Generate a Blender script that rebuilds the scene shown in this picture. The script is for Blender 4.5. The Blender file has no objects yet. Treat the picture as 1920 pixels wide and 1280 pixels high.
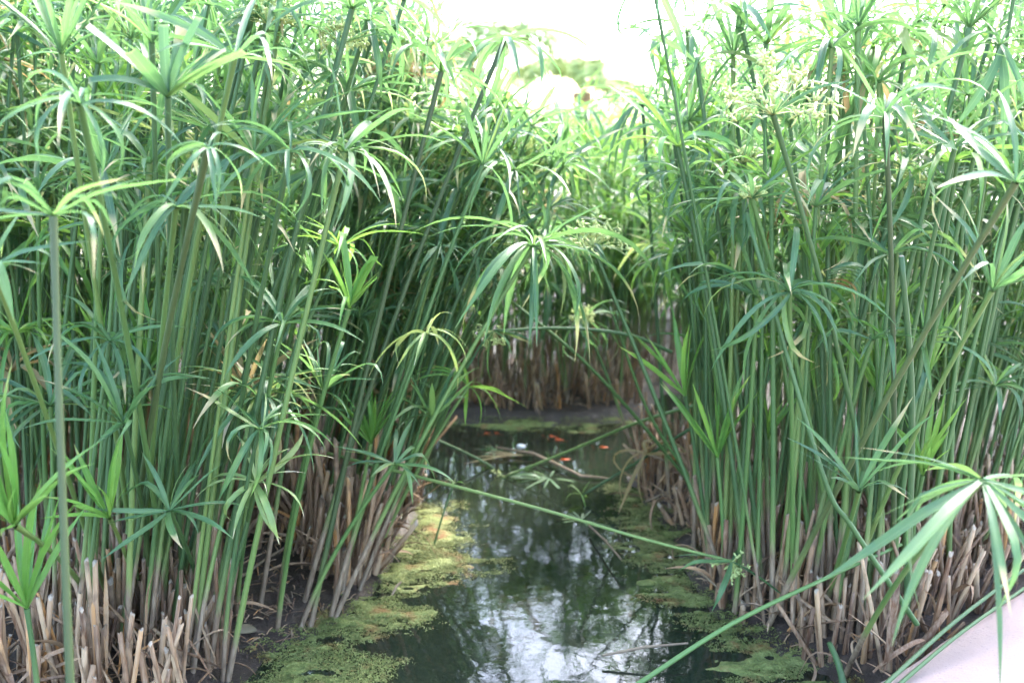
import bpy, math, random
import numpy as np
from mathutils import Vector, Matrix, Euler

random.seed(7)
RNG = np.random.default_rng(7)
SC = bpy.context.scene
COL = SC.collection
R = math.radians

# ------------------------------------------------------------------ camera
CAM_H, PITCH, FPX = 1.2, R(12.0), 1920 * 35 / 36
cam_d = bpy.data.cameras.new('camera')
cam_d.lens = 35
cam_d.sensor_width = 36
cam_d.clip_start = 0.02
cam_d.clip_end = 2000
cam_d.dof.use_dof = True
cam_d.dof.focus_distance = 2.05
cam_d.dof.aperture_fstop = 2.8
cam = bpy.data.objects.new('camera', cam_d)
COL.objects.link(cam)
cam.location = (0, 0, CAM_H)
cam.rotation_euler = (R(90) - PITCH, 0, 0)
SC.camera = cam

# ------------------------------------------------------------------ world, sun, exposure
SUN_EL, SUN_AZ = R(46), R(33)          # azimuth from +Y towards +X (behind the right thicket)
w = bpy.data.worlds.new('World')
SC.world = w
w.use_nodes = True
wn = w.node_tree
wn.nodes.clear()
sky = wn.nodes.new('ShaderNodeTexSky')
sky.sky_type = 'NISHITA'
sky.sun_disc = False
sky.sun_elevation = SUN_EL
sky.sun_rotation = SUN_AZ
sky.air_density = 1.0
sky.dust_density = 2.0
sky.ozone_density = 1.0
bg = wn.nodes.new('ShaderNodeBackground')
bg.inputs['Strength'].default_value = 0.15
wo = wn.nodes.new('ShaderNodeOutputWorld')
wn.links.new(sky.outputs[0], bg.inputs[0])
wn.links.new(bg.outputs[0], wo.inputs[0])

sun_d = bpy.data.lights.new('sun', 'SUN')
sun_d.energy = 1.5
sun_d.angle = R(11)
sun_d.color = (1.0, 0.96, 0.90)
sun = bpy.data.objects.new('sun', sun_d)
COL.objects.link(sun)
sd = Vector((math.sin(SUN_AZ) * math.cos(SUN_EL), math.cos(SUN_AZ) * math.cos(SUN_EL), math.sin(SUN_EL)))
sun.rotation_euler = sd.to_track_quat('Z', 'Y').to_euler()

vs = SC.view_settings
vs.view_transform = 'Standard'
vs.look = 'None'
vs.gamma = 1.0
vs.use_curve_mapping = False
vs.exposure = 3.75
SC.cycles.use_denoising = True
SC.cycles.use_adaptive_sampling = True
SC.cycles.adaptive_threshold = 0.03
SC.cycles.max_bounces = 6
SC.cycles.diffuse_bounces = 4
SC.cycles.glossy_bounces = 3
SC.cycles.transmission_bounces = 4
SC.cycles.transparent_max_bounces = 8
SC.cycles.caustics_reflective = False
SC.cycles.caustics_refractive = False


# ------------------------------------------------------------------ helpers
def ray(px, py):
    dx, dy = (px - 960) / FPX, (640 - py) / FPX
    return np.array((dx, math.cos(PITCH) + dy * math.sin(PITCH), -math.sin(PITCH) + dy * math.cos(PITCH)))


def at(px, py, Y):
    d = ray(px, py)
    return np.array((0, 0, CAM_H)) + d * (Y / d[1])


def gnd(px, py, z=0.0):
    d = ray(px, py)
    return np.array((0, 0, CAM_H)) + d * ((z - CAM_H) / d[2])


def g2(pts):
    return np.array([gnd(x, y)[:2] for x, y in pts])


def pdist(P, poly):
    """signed distance of points P (n,2) to polygon, negative inside"""
    P = np.asarray(P, float)
    d = np.full(len(P), 1e9)
    ins = np.zeros(len(P), bool)
    n = len(poly)
    for i in range(n):
        a, b = poly[i], poly[(i + 1) % n]
        e = b - a
        t = np.clip(((P - a) @ e) / max(e @ e, 1e-12), 0, 1)
        q = P - (a + t[:, None] * e)
        d = np.minimum(d, np.hypot(q[:, 0], q[:, 1]))
        c = (a[1] > P[:, 1]) != (b[1] > P[:, 1])
        with np.errstate(divide='ignore', invalid='ignore'):
            xi = (b[0] - a[0]) * (P[:, 1] - a[1]) / (b[1] - a[1]) + a[0]
        ins ^= c & (P[:, 0] < xi)
    return np.where(ins, -d, d)


def vnoise(x, y, s, seed=0):
    """value noise on a lattice of size s"""
    X, Y = np.asarray(x) / s + 100, np.asarray(y) / s + 100
    xi, yi = np.floor(X).astype(int), np.floor(Y).astype(int)
    fx, fy = X - xi, Y - yi
    fx, fy = fx * fx * (3 - 2 * fx), fy * fy * (3 - 2 * fy)

    def h(a, b):
        n = (a * 374761393 + b * 668265263 + seed * 1442695041) & 0x7fffffff
        n = ((n ^ (n >> 13)) * 1274126177) & 0x7fffffff
        return ((n ^ (n >> 16)) & 0xffff) / 65535.0
    return (h(xi, yi) * (1 - fx) + h(xi + 1, yi) * fx) * (1 - fy) + (h(xi, yi + 1) * (1 - fx) + h(xi + 1, yi + 1) * fx) * fy - 0.5


def sm(a, b, x):
    t = np.clip((np.asarray(x, float) - a) / (b - a), 0, 1)
    return t * t * (3 - 2 * t)


def mesh(name, V, faces, mats=(), smooth=True, mi=None, attrs=None):
    """V (n,3); faces list of tuples or an (m,4)/(m,3) int array"""
    me = bpy.data.meshes.new(name)
    V = np.asarray(V, np.float32)
    if isinstance(faces, np.ndarray):
        k = faces.shape[1]
        m = len(faces)
        me.vertices.add(len(V))
        me.vertices.foreach_set('co', V.ravel())
        me.loops.add(m * k)
        me.loops.foreach_set('vertex_index', faces.astype(np.int32).ravel())
        me.polygons.add(m)
        me.polygons.foreach_set('loop_start', np.arange(0, m * k, k, dtype=np.int32))
        me.update(calc_edges=True)
    else:
        me.from_pydata([tuple(map(float, v)) for v in V], [], faces)
    for m_ in mats:
        me.materials.append(m_)
    if smooth:
        me.polygons.foreach_set('use_smooth', np.ones(len(me.polygons), bool))
    if mi is not None:
        me.polygons.foreach_set('material_index', np.asarray(mi, np.int32))
    for k_, a in (attrs or {}).items():
        at_ = me.attributes.new(k_, 'FLOAT', 'POINT')
        at_.data.foreach_set('value', np.asarray(a, np.float32))
    me.update()
    return me


def obj(name, me, parent=None, loc=None, rot=None, scale=None):
    o = bpy.data.objects.new(name, me)
    COL.objects.link(o)
    if parent is not None:
        o.parent = parent
    if loc is not None:
        o.location = [float(v) for v in loc]
    if rot is not None:
        o.rotation_euler = rot
    if scale is not None:
        o.scale = scale
    return o


def tag(o, label=None, cat=None, group=None, kind=None):
    if label:
        o['label'] = label
    if cat:
        o['category'] = cat
    if group:
        o['group'] = group
    if kind:
        o['kind'] = kind
    return o


class Bag:
    """collects pieces that end up in one mesh"""
    def __init__(self):
        self.V, self.F, self.M, self.A, self.n = [], [], [], {}, 0

    def add(self, V, F, mi=0, **attrs):
        V = np.asarray(V, float)
        F = np.asarray(F, int)
        self.V.append(V)
        self.F.append(F + self.n)
        self.M.append(np.full(len(F), mi))
        for k, a in attrs.items():
            self.A.setdefault(k, []).append(np.broadcast_to(np.asarray(a, float), (len(V),)))
        self.n += len(V)

    def mesh(self, name, mats, smooth=True):
        return mesh(name, np.concatenate(self.V), np.concatenate(self.F), mats, smooth, np.concatenate(self.M),
                    {k: np.concatenate(a) for k, a in self.A.items()})


def tube(path, rad, sides=6, tri=0.0):
    """quads of a tube along path (k,3) with radii (k,), plus length attribute in metres"""
    P = np.asarray(path, float)
    k = len(P)
    rad = np.broadcast_to(np.asarray(rad, float), (k,))
    T = np.gradient(P, axis=0)
    T /= np.linalg.norm(T, axis=1)[:, None] + 1e-9
    ref = np.array((0.0, 1.0, 0.0)) if abs(T[:, 1]).max() < 0.9 else np.array((1.0, 0.0, 0.0))
    A = np.cross(T, ref)
    A /= np.linalg.norm(A, axis=1)[:, None] + 1e-9
    B = np.cross(T, A)
    ang = np.arange(sides) * 2 * math.pi / sides
    rr = 1 + tri * np.cos(3 * ang)
    V = (P[:, None, :] + rad[:, None, None] * rr[None, :, None] *
         (np.cos(ang)[None, :, None] * A[:, None, :] + np.sin(ang)[None, :, None] * B[:, None, :])).reshape(-1, 3)
    i, j = np.meshgrid(np.arange(k - 1), np.arange(sides), indexing='ij')
    a = i * sides + j
    b = i * sides + (j + 1) % sides
    F = np.stack([a, b, b + sides, a + sides], -1).reshape(-1, 4)
    L = np.concatenate([[0], np.cumsum(np.linalg.norm(np.diff(P, axis=0), axis=1))])
    return V, F, np.repeat(L, sides)


# ------------------------------------------------------------------ materials
class NT:
    def __init__(self, name):
        self.m = bpy.data.materials.new(name)
        self.m.use_nodes = True
        self.t = self.m.node_tree
        self.t.nodes.clear()
        self.out = self.t.nodes.new('ShaderNodeOutputMaterial')

    def n(self, typ, ins=None, **props):
        nd = self.t.nodes.new(typ)
        for k, v in props.items():
            setattr(nd, k, v)
        for k, v in (ins or {}).items():
            s = nd.inputs[k]
            if isinstance(v, bpy.types.NodeSocket):
                self.t.links.new(v, s)
            else:
                s.default_value = v
        return nd

    def math(self, op, a, b=0.0, c=0.0, clamp=False):
        nd = self.n('ShaderNodeMath', {0: a, 1: b, 2: c}, operation=op)
        nd.use_clamp = clamp
        return nd.outputs[0]

    def ramp(self, fac, stops, interp='LINEAR'):
        nd = self.n('ShaderNodeValToRGB', {0: fac})
        cr = nd.color_ramp
        cr.interpolation = interp
        while len(cr.elements) < len(stops):
            cr.elements.new(0.5)
        for e, (p, c) in zip(cr.elements, stops):
            e.position = p
            e.color = (c[0], c[1], c[2], 1) if len(c) == 3 else c
        return nd.outputs[0]

    def mix(self, f, a, b, blend='MIX'):
        nd = self.n('ShaderNodeMix', data_type='RGBA', blend_type=blend)
        for s, v in ((nd.inputs[0], f), (nd.inputs[6], a), (nd.inputs[7], b)):
            if isinstance(v, bpy.types.NodeSocket):
                self.t.links.new(v, s)
            else:
                s.default_value = v if not isinstance(v, tuple) or len(v) == 4 else (*v, 1)
        return nd.outputs[2]

    def attr(self, name):
        return self.n('ShaderNodeAttribute', attribute_name=name).outputs['Fac']

    def noise(self, scale, detail=3.0, vec=None, rough=0.55):
        nd = self.n('ShaderNodeTexNoise', {'Scale': scale, 'Detail': detail, 'Roughness': rough})
        if vec is not None:
            self.t.links.new(vec, nd.inputs['Vector'])
        return nd.outputs['Fac']

    def pos(self):
        return self.n('ShaderNodeNewGeometry').outputs['Position']

    def bump(self, h, strength=0.3, dist=0.01):
        return self.n('ShaderNodeBump', {'Height': h, 'Strength': strength, 'Distance': dist}).outputs[0]

    def finish(self, shader):
        self.t.links.new(shader, self.out.inputs['Surface'])
        return self.m

    def rnd(self):
        oi = self.n('ShaderNodeObjectInfo').outputs['Random']
        return self.math('FRACT', self.math('ADD', self.attr('rnd'), oi))


def leaf_material(name, greens, tipcol, trans, tipstart, rough=0.42, transl=0.44):
    t = NT(name)
    r, u, v = t.rnd(), t.attr('u'), t.attr('v')
    base = t.ramp(r, greens)
    # patchy blotches along the blade
    nz = t.noise(26.0, 3, t.pos())
    base = t.mix(t.math('MULTIPLY', t.math('SUBTRACT', nz, 0.42, clamp=True), 0.9), base, (0.16, 0.26, 0.06))
    # pale midrib and parallel veins
    rib = t.math('SUBTRACT', 1.0, t.math('MULTIPLY', t.math('ABSOLUTE', v), 7.0), clamp=True)
    base = t.mix(t.math('MULTIPLY', rib, 0.35), base, (0.30, 0.42, 0.20))
    vein = t.math('SINE', t.math('MULTIPLY', v, 34.0))
    base = t.mix(t.math('MULTIPLY_ADD', vein, 0.10, 0.10), base, (0.02, 0.07, 0.02))
    # dry tips; some blades go yellow further down
    r2 = t.math('FRACT', t.math('MULTIPLY', r, 7.31))
    st = t.math('SUBTRACT', tipstart, t.math('MULTIPLY', t.math('GREATER_THAN', r2, 0.80), 0.30))
    f = t.math('DIVIDE', t.math('SUBTRACT', t.math('ADD', u, t.math('MULTIPLY', t.math('SUBTRACT', nz, 0.5), 0.1)), st), 0.10, clamp=True)
    base = t.mix(f, base, tipcol)
    bmp = t.bump(vein, 0.25, 0.0006)
    p = t.n('ShaderNodeBsdfPrincipled', {'Base Color': base, 'Roughness': rough, 'Specular IOR Level': 0.55, 'Normal': bmp})
    tb = t.mix(0.55, base, trans)
    tr = t.n('ShaderNodeBsdfTranslucent', {'Color': tb})
    mx = t.n('ShaderNodeMixShader', {0: transl, 1: p.outputs[0], 2: tr.outputs[0]})
    return t.finish(mx.outputs[0])


M = {}
M['leaf'] = leaf_material('leaf_green', [(0.0, (0.044, 0.112, 0.056)), (0.35, (0.064, 0.148, 0.068)), (0.7, (0.088, 0.188, 0.074)), (0.92, (0.135, 0.24, 0.075)), (1.0, (0.25, 0.28, 0.08))],
                          (0.50, 0.40, 0.22), (0.17, 0.34, 0.09), 0.955)
M['young'] = leaf_material('leaf_young', [(0.0, (0.085, 0.22, 0.04)), (0.5, (0.115, 0.275, 0.05)), (1.0, (0.165, 0.33, 0.065))],
                           (0.30, 0.36, 0.12), (0.28, 0.48, 0.08), 1.08)
M['pale'] = leaf_material('leaf_pale', [(0.0, (0.20, 0.30, 0.10)), (0.5, (0.28, 0.37, 0.13)), (1.0, (0.36, 0.42, 0.17))],
                          (0.62, 0.52, 0.38), (0.45, 0.55, 0.15), 0.86)
M['dryleaf'] = leaf_material('leaf_dry', [(0.0, (0.30, 0.20, 0.09)), (0.5, (0.36, 0.26, 0.13)), (1.0, (0.42, 0.33, 0.18))],
                             (0.40, 0.30, 0.18), (0.40, 0.28, 0.12), 1.1, rough=0.7)


def stem_material(name='stem_green', tint=None):
    t = NT(name)
    r, u = t.rnd(), t.attr('u')
    green = t.ramp(r, [(0.0, (0.034, 0.076, 0.028)), (0.4, (0.048, 0.104, 0.032)), (0.75, (0.072, 0.142, 0.036)), (1.0, (0.13, 0.19, 0.05))])
    if tint:
        green = t.mix(0.75, green, tint)
    stretch = t.n('ShaderNodeMapping', {'Vector': t.pos(), 'Scale': (160, 160, 6)}).outputs[0]
    nz = t.noise(1.0, 2, stretch)
    green = t.mix(t.math('MULTIPLY', nz, 0.35), green, (0.09, 0.14, 0.042))
    brown = t.ramp(t.noise(1.0, 3, t.n('ShaderNodeMapping', {'Vector': t.pos(), 'Scale': (120, 120, 18)}).outputs[0]),
                   [(0.25, (0.12, 0.072, 0.045)), (0.5, (0.21, 0.15, 0.10)), (0.75, (0.31, 0.235, 0.165))])
    h = t.math('MULTIPLY_ADD', t.math('FRACT', t.math('MULTIPLY', r, 5.7)), 0.22, 0.06)
    f = t.math('DIVIDE', t.math('SUBTRACT', t.math('ADD', h, t.math('MULTIPLY', nz, 0.05)), u), 0.05, clamp=True)
    olive = t.math('DIVIDE', t.math('SUBTRACT', t.math('ADD', h, 0.16), u), 0.16, clamp=True)
    c = t.mix(t.math('MULTIPLY', olive, 0.6), green, (0.20, 0.24, 0.08))
    c = t.mix(f, c, brown)
    p = t.n('ShaderNodeBsdfPrincipled', {'Base Color': c, 'Roughness': 0.55, 'Specular IOR Level': 0.4, 'Normal': t.bump(nz, 0.15, 0.001)})
    return t.finish(p.outputs[0])


M['stem'] = stem_material()
M['stem_olive'] = stem_material('stem_olive', (0.038, 0.048, 0.022))


def stub_material():
    t = NT('dry_stub')
    r = t.rnd()
    base = t.ramp(r, [(0.0, (0.10, 0.045, 0.022)), (0.3, (0.20, 0.110, 0.060)), (0.6, (0.285, 0.175, 0.10)), (0.85, (0.37, 0.25, 0.15)), (1.0, (0.40, 0.17, 0.04))])
    nz = t.noise(1.0, 4, t.n('ShaderNodeMapping', {'Vector': t.pos(), 'Scale': (220, 220, 14)}).outputs[0])
    base = t.mix(t.math('MULTIPLY', t.math('SUBTRACT', nz, 0.4, clamp=True), 1.4, clamp=True), base, (0.41, 0.31, 0.22))
    n2 = t.noise(18.0, 4, t.pos())
    base = t.mix(t.math('MULTIPLY', t.math('SUBTRACT', n2, 0.52, clamp=True), 4.0, clamp=True), base, (0.055, 0.035, 0.028))
    p = t.n('ShaderNodeBsdfPrincipled', {'Base Color': base, 'Roughness': 0.75, 'Specular IOR Level': 0.25, 'Normal': t.bump(nz, 0.4, 0.002)})
    return t.finish(p.outputs[0])


M['stub'] = stub_material()


def simple(name, c, rough=0.7, c2=None, scale=30.0, spec=0.3, bump=0.2):
    t = NT(name)
    nz = t.noise(scale, 4, t.pos())
    col = t.mix(nz, c, c2 or tuple(x * 0.6 for x in c))
    p = t.n('ShaderNodeBsdfPrincipled', {'Base Color': col, 'Roughness': rough, 'Specular IOR Level': spec, 'Normal': t.bump(nz, bump, 0.003)})
    return t.finish(p.outputs[0])


M['pith'] = simple('cut_pith', (0.46, 0.38, 0.29), 0.9, (0.20, 0.14, 0.10), 300)
M['flower'] = simple('sedge_flower', (0.52, 0.56, 0.24), 0.7, (0.38, 0.46, 0.16), 200)
M['straw'] = simple('dry_straw', (0.30, 0.22, 0.14), 0.8, (0.12, 0.08, 0.055), 60)
M['stone'] = simple('yellow_stone', (0.20, 0.165, 0.10), 0.85, (0.12, 0.095, 0.06), 40)
M['foam'] = simple('white_scrap', (0.8, 0.8, 0.78), 0.6, (0.7, 0.7, 0.68), 40)
M['bark'] = simple('palm_bark', (0.20, 0.15, 0.10), 0.9, (0.10, 0.07, 0.05), 20)
M['palm'] = simple('palm_leaf', (0.21, 0.28, 0.10), 0.85, (0.15, 0.21, 0.07), 30, 0.1)
M['fish'] = simple('goldfish_skin', (0.85, 0.16, 0.02), 0.35, (0.75, 0.09, 0.015), 90, 0.5, 0.02)


def ground_material():
    t = NT('mud_ground')
    p = t.pos()
    n1, n2, n3 = t.noise(5.0, 5, p), t.noise(38.0, 4, p), t.noise(170.0, 3, p)
    c = t.ramp(n1, [(0.3, (0.014, 0.008, 0.005)), (0.55, (0.028, 0.017, 0.011)), (0.8, (0.056, 0.036, 0.023))])
    c = t.mix(t.math('MULTIPLY', t.math('SUBTRACT', n2, 0.52, clamp=True), 4.0, clamp=True), c, (0.072, 0.047, 0.031))
    c = t.mix(t.math('MULTIPLY', t.math('SUBTRACT', n3, 0.62, clamp=True), 5.0, clamp=True), c, (0.14, 0.105, 0.08))
    sp = t.n('ShaderNodeSeparateXYZ', {0: p})
    far = t.math('DIVIDE', t.math('SUBTRACT', t.math('ADD', sp.outputs['Y'], t.math('MULTIPLY', n1, 1.5)), 8.2), 0.6, clamp=True)
    sand = t.ramp(n2, [(0.3, (0.50, 0.43, 0.32)), (0.7, (0.62, 0.55, 0.43))])
    c = t.mix(far, c, sand)
    wet = t.ramp(n1, [(0.35, (0.42, 0.42, 0.42)), (0.65, (0.85, 0.85, 0.85))])
    h = t.math('ADD', n2, t.math('MULTIPLY', n3, 0.5))
    b = t.n('ShaderNodeBsdfPrincipled', {'Base Color': c, 'Roughness': wet, 'Normal': t.bump(h, 0.7, 0.012)})
    return t.finish(b.outputs[0])


def water_material():
    t = NT('pond_water')
    p = t.pos()
    n1 = t.noise(9.0, 2, p)
    n2 = t.noise(60.0, 2, p)
    h = t.math('ADD', n1, t.math('MULTIPLY', n2, 0.12))
    bmp = t.bump(h, 0.035, 0.03)
    fr = t.n('ShaderNodeFresnel', {'IOR': 1.45, 'Normal': bmp}).outputs[0]
    tr = t.n('ShaderNodeBsdfTransparent', {'Color': (0.22, 0.27, 0.17, 1)})
    murk = t.n('ShaderNodeBsdfDiffuse', {'Color': (0.022, 0.029, 0.019, 1)})
    body = t.n('ShaderNodeMixShader', {0: 0.55, 1: tr.outputs[0], 2: murk.outputs[0]})
    gl = t.n('ShaderNodeBsdfGlossy', {'Color': (0.95, 0.97, 1, 1), 'Roughness': 0.035, 'Normal': bmp})
    mx = t.n('ShaderNodeMixShader', {0: fr, 1: body.outputs[0], 2: gl.outputs[0]})
    return t.finish(mx.outputs[0])


def algae_material():
    t = NT('algae_mat')
    p = t.pos()
    n1, n2, n3 = t.noise(7.0, 5, p), t.noise(45.0, 5, p, 0.65), t.noise(11.0, 5, t.n('ShaderNodeMapping', {'Vector': p, 'Location': (7, 3, 1)}).outputs[0], 0.65)
    c = t.ramp(n2, [(0.3, (0.070, 0.090, 0.026)), (0.5, (0.135, 0.160, 0.045)), (0.72, (0.225, 0.245, 0.08))])
    c = t.mix(t.math('MULTIPLY', t.math('SUBTRACT', n1, 0.5, clamp=True), 3.5, clamp=True), c, (0.225, 0.245, 0.09))
    c = t.mix(t.math('MULTIPLY', t.math('ABSOLUTE', t.math('SUBTRACT', t.attr('rnd'), 0.5)), 0.9), c, t.ramp(t.attr('rnd'), [(0.0, (0.07, 0.085, 0.024)), (0.5, (0.14, 0.168, 0.046)), (0.85, (0.23, 0.255, 0.09)), (1.0, (0.20, 0.10, 0.04))]))
    c = t.mix(t.math('MULTIPLY', t.math('SUBTRACT', n3, 0.53, clamp=True), 6.0, clamp=True), c, (0.19, 0.085, 0.035))
    b = t.n('ShaderNodeBsdfPrincipled', {'Base Color': c, 'Roughness': 0.6, 'Specular IOR Level': 0.22, 'Normal': t.bump(t.math('ADD', n2, t.noise(150.0, 3, p)), 1.0, 0.008)})
    return t.finish(b.outputs[0])


def concrete_material():
    t = NT('pale_concrete')
    p = t.pos()
    n1, n2, n3 = t.noise(4.0, 4, p), t.noise(60.0, 4, p), t.noise(220.0, 3, p)
    c = t.ramp(n1, [(0.3, (0.30, 0.215, 0.185)), (0.7, (0.35, 0.255, 0.225))])
    c = t.mix(t.math('MULTIPLY', t.math('SUBTRACT', n3, 0.62, clamp=True), 4.0, clamp=True), c, (0.11, 0.08, 0.072))
    c = t.mix(t.math('MULTIPLY', t.math('SUBTRACT', n2, 0.6, clamp=True), 2.0, clamp=True), c, (0.20, 0.15, 0.14))
    b = t.n('ShaderNodeBsdfPrincipled', {'Base Color': c, 'Roughness': 0.9, 'Specular IOR Level': 0.2, 'Normal': t.bump(t.math('ADD', n2, n3), 0.5, 0.004)})
    return t.finish(b.outputs[0])


M['ground'], M['water'], M['algae'], M['concrete'] = ground_material(), water_material(), algae_material(), concrete_material()

# ------------------------------------------------------------------ the setting: ground, water, algae, concrete ledge
POND = np.concatenate([
    g2([(430, 1290), (520, 1215), (640, 1165), (690, 1110), (740, 1030), (785, 935), (770, 880), (690, 845), (560, 822), (400, 812),
        (250, 805), (250, 775), (430, 762), (650, 768), (700, 785), (820, 792), (960, 797), (1100, 797), (1205, 788), (1222, 762), (1238, 735),
        (1295, 735), (1290, 800), (1250, 860), (1180, 895), (1215, 950), (1265, 1000), (1290, 1070), (1335, 1150), (1400, 1190),
        (1480, 1235), (1560, 1262), (1600, 1330)]),
    np.array([(0.60, 1.60), (0.1, 1.20), (-0.45, 1.15), (-0.55, 1.7)])])


def land_h(x, y):
    P = np.stack([np.ravel(x), np.ravel(y)], 1)
    d = pdist(P, POND) + 0.03 * vnoise(P[:, 0], P[:, 1], 0.11, 3)
    h = 0.002 + 0.035 * sm(0, 0.12, d) + 0.02 * sm(0.05, 0.5, d) - 0.30 * sm(0.0, 0.30, -d)
    h += (0.018 * vnoise(P[:, 0], P[:, 1], 0.16, 1) + 0.010 * vnoise(P[:, 0], P[:, 1], 0.05, 2)) * sm(-0.05, 0.15, d)
    return h


def axis(a, b, step, far):
    mid = np.arange(a, b, step)
    o = np.geomspace(step * 2, far, 26)
    return np.concatenate([(a - o)[::-1], mid, b + o])


gx, gy = axis(-2.4, 2.4, 0.026, 400), axis(0.9, 5.6, 0.026, 400)
X, Y = np.meshgrid(gx, gy, indexing='ij')
Z = land_h(X, Y)
ZG = Z.reshape(X.shape)


def zl(x, y):
    a_, b_ = min(max(np.searchsorted(gx, x), 1), len(gx) - 1), min(max(np.searchsorted(gy, y), 1), len(gy) - 1)
    tx, ty = (x - gx[a_ - 1]) / (gx[a_] - gx[a_ - 1]), (y - gy[b_ - 1]) / (gy[b_] - gy[b_ - 1])
    return float((ZG[a_ - 1, b_ - 1] * (1 - tx) + ZG[a_, b_ - 1] * tx) * (1 - ty) + (ZG[a_ - 1, b_] * (1 - tx) + ZG[a_, b_] * tx) * ty)


ni, nj = X.shape
i, j = np.meshgrid(np.arange(ni - 1), np.arange(nj - 1), indexing='ij')
a = (i * nj + j).ravel()
F = np.stack([a, a + nj, a + nj + 1, a + 1], 1)
tag(obj('ground', mesh('ground', np.stack([X.ravel(), Y.ravel(), Z], 1), F, [M['ground']])), kind='structure')

# water sheet: a low polygon grid just over the pond
wx = np.linspace(POND[:, 0].min() - 0.1, POND[:, 0].max() + 0.1, 40)
wy = np.linspace(POND[:, 1].min() - 0.1, POND[:, 1].max() + 0.1, 60)
X, Y = np.meshgrid(wx, wy, indexing='ij')
a = (np.arange(39)[:, None] * 60 + np.arange(59)[None, :]).ravel()
F = np.stack([a, a + 60, a + 61, a + 1], 1)
cc = np.stack([X.ravel(), Y.ravel()], 1)[F].mean(1)
F = F[pdist(cc, POND) < 0.12]
tag(obj('water', mesh('water', np.stack([X.ravel(), Y.ravel(), 0 * X.ravel()], 1), F, [M['water']])), kind='structure')

ALGAE = [
    ('algae_mat', 'yellow green algae scum along the left bank of the pond', g2([(430, 1290), (520, 1210), (640, 1160), (690, 1105), (740, 1025), (780, 950), (840, 955), (870, 985), (905, 1008), (870, 1030),
                   (940, 1042), (930, 1068), (860, 1085), (800, 1098), (775, 1130), (815, 1150), (790, 1165), (740, 1185), (710, 1210), (745, 1255), (725, 1290), (700, 1420), (430, 1420)])),
    ('algae_mat', 'yellow green and rust algae scum along the right bank', g2([(1150, 900), (1205, 925), (1275, 1000), (1295, 1070), (1340, 1150), (1405, 1185), (1485, 1230), (1590, 1250), (1570, 1330), (1480, 1350), (1420, 1290),
                   (1350, 1235), (1300, 1175), (1245, 1130), (1205, 1085), (1165, 1030), (1180, 990), (1148, 950)])),
    ('algae_mat', 'thin strip of algae along the far island edge', g2([(250, 770), (430, 758), (650, 764), (820, 784), (960, 789), (1100, 789), (1215, 782), (1215, 800), (1100, 810), (960, 808), (820, 803), (650, 786), (430, 782), (250, 788)])),
]
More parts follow.
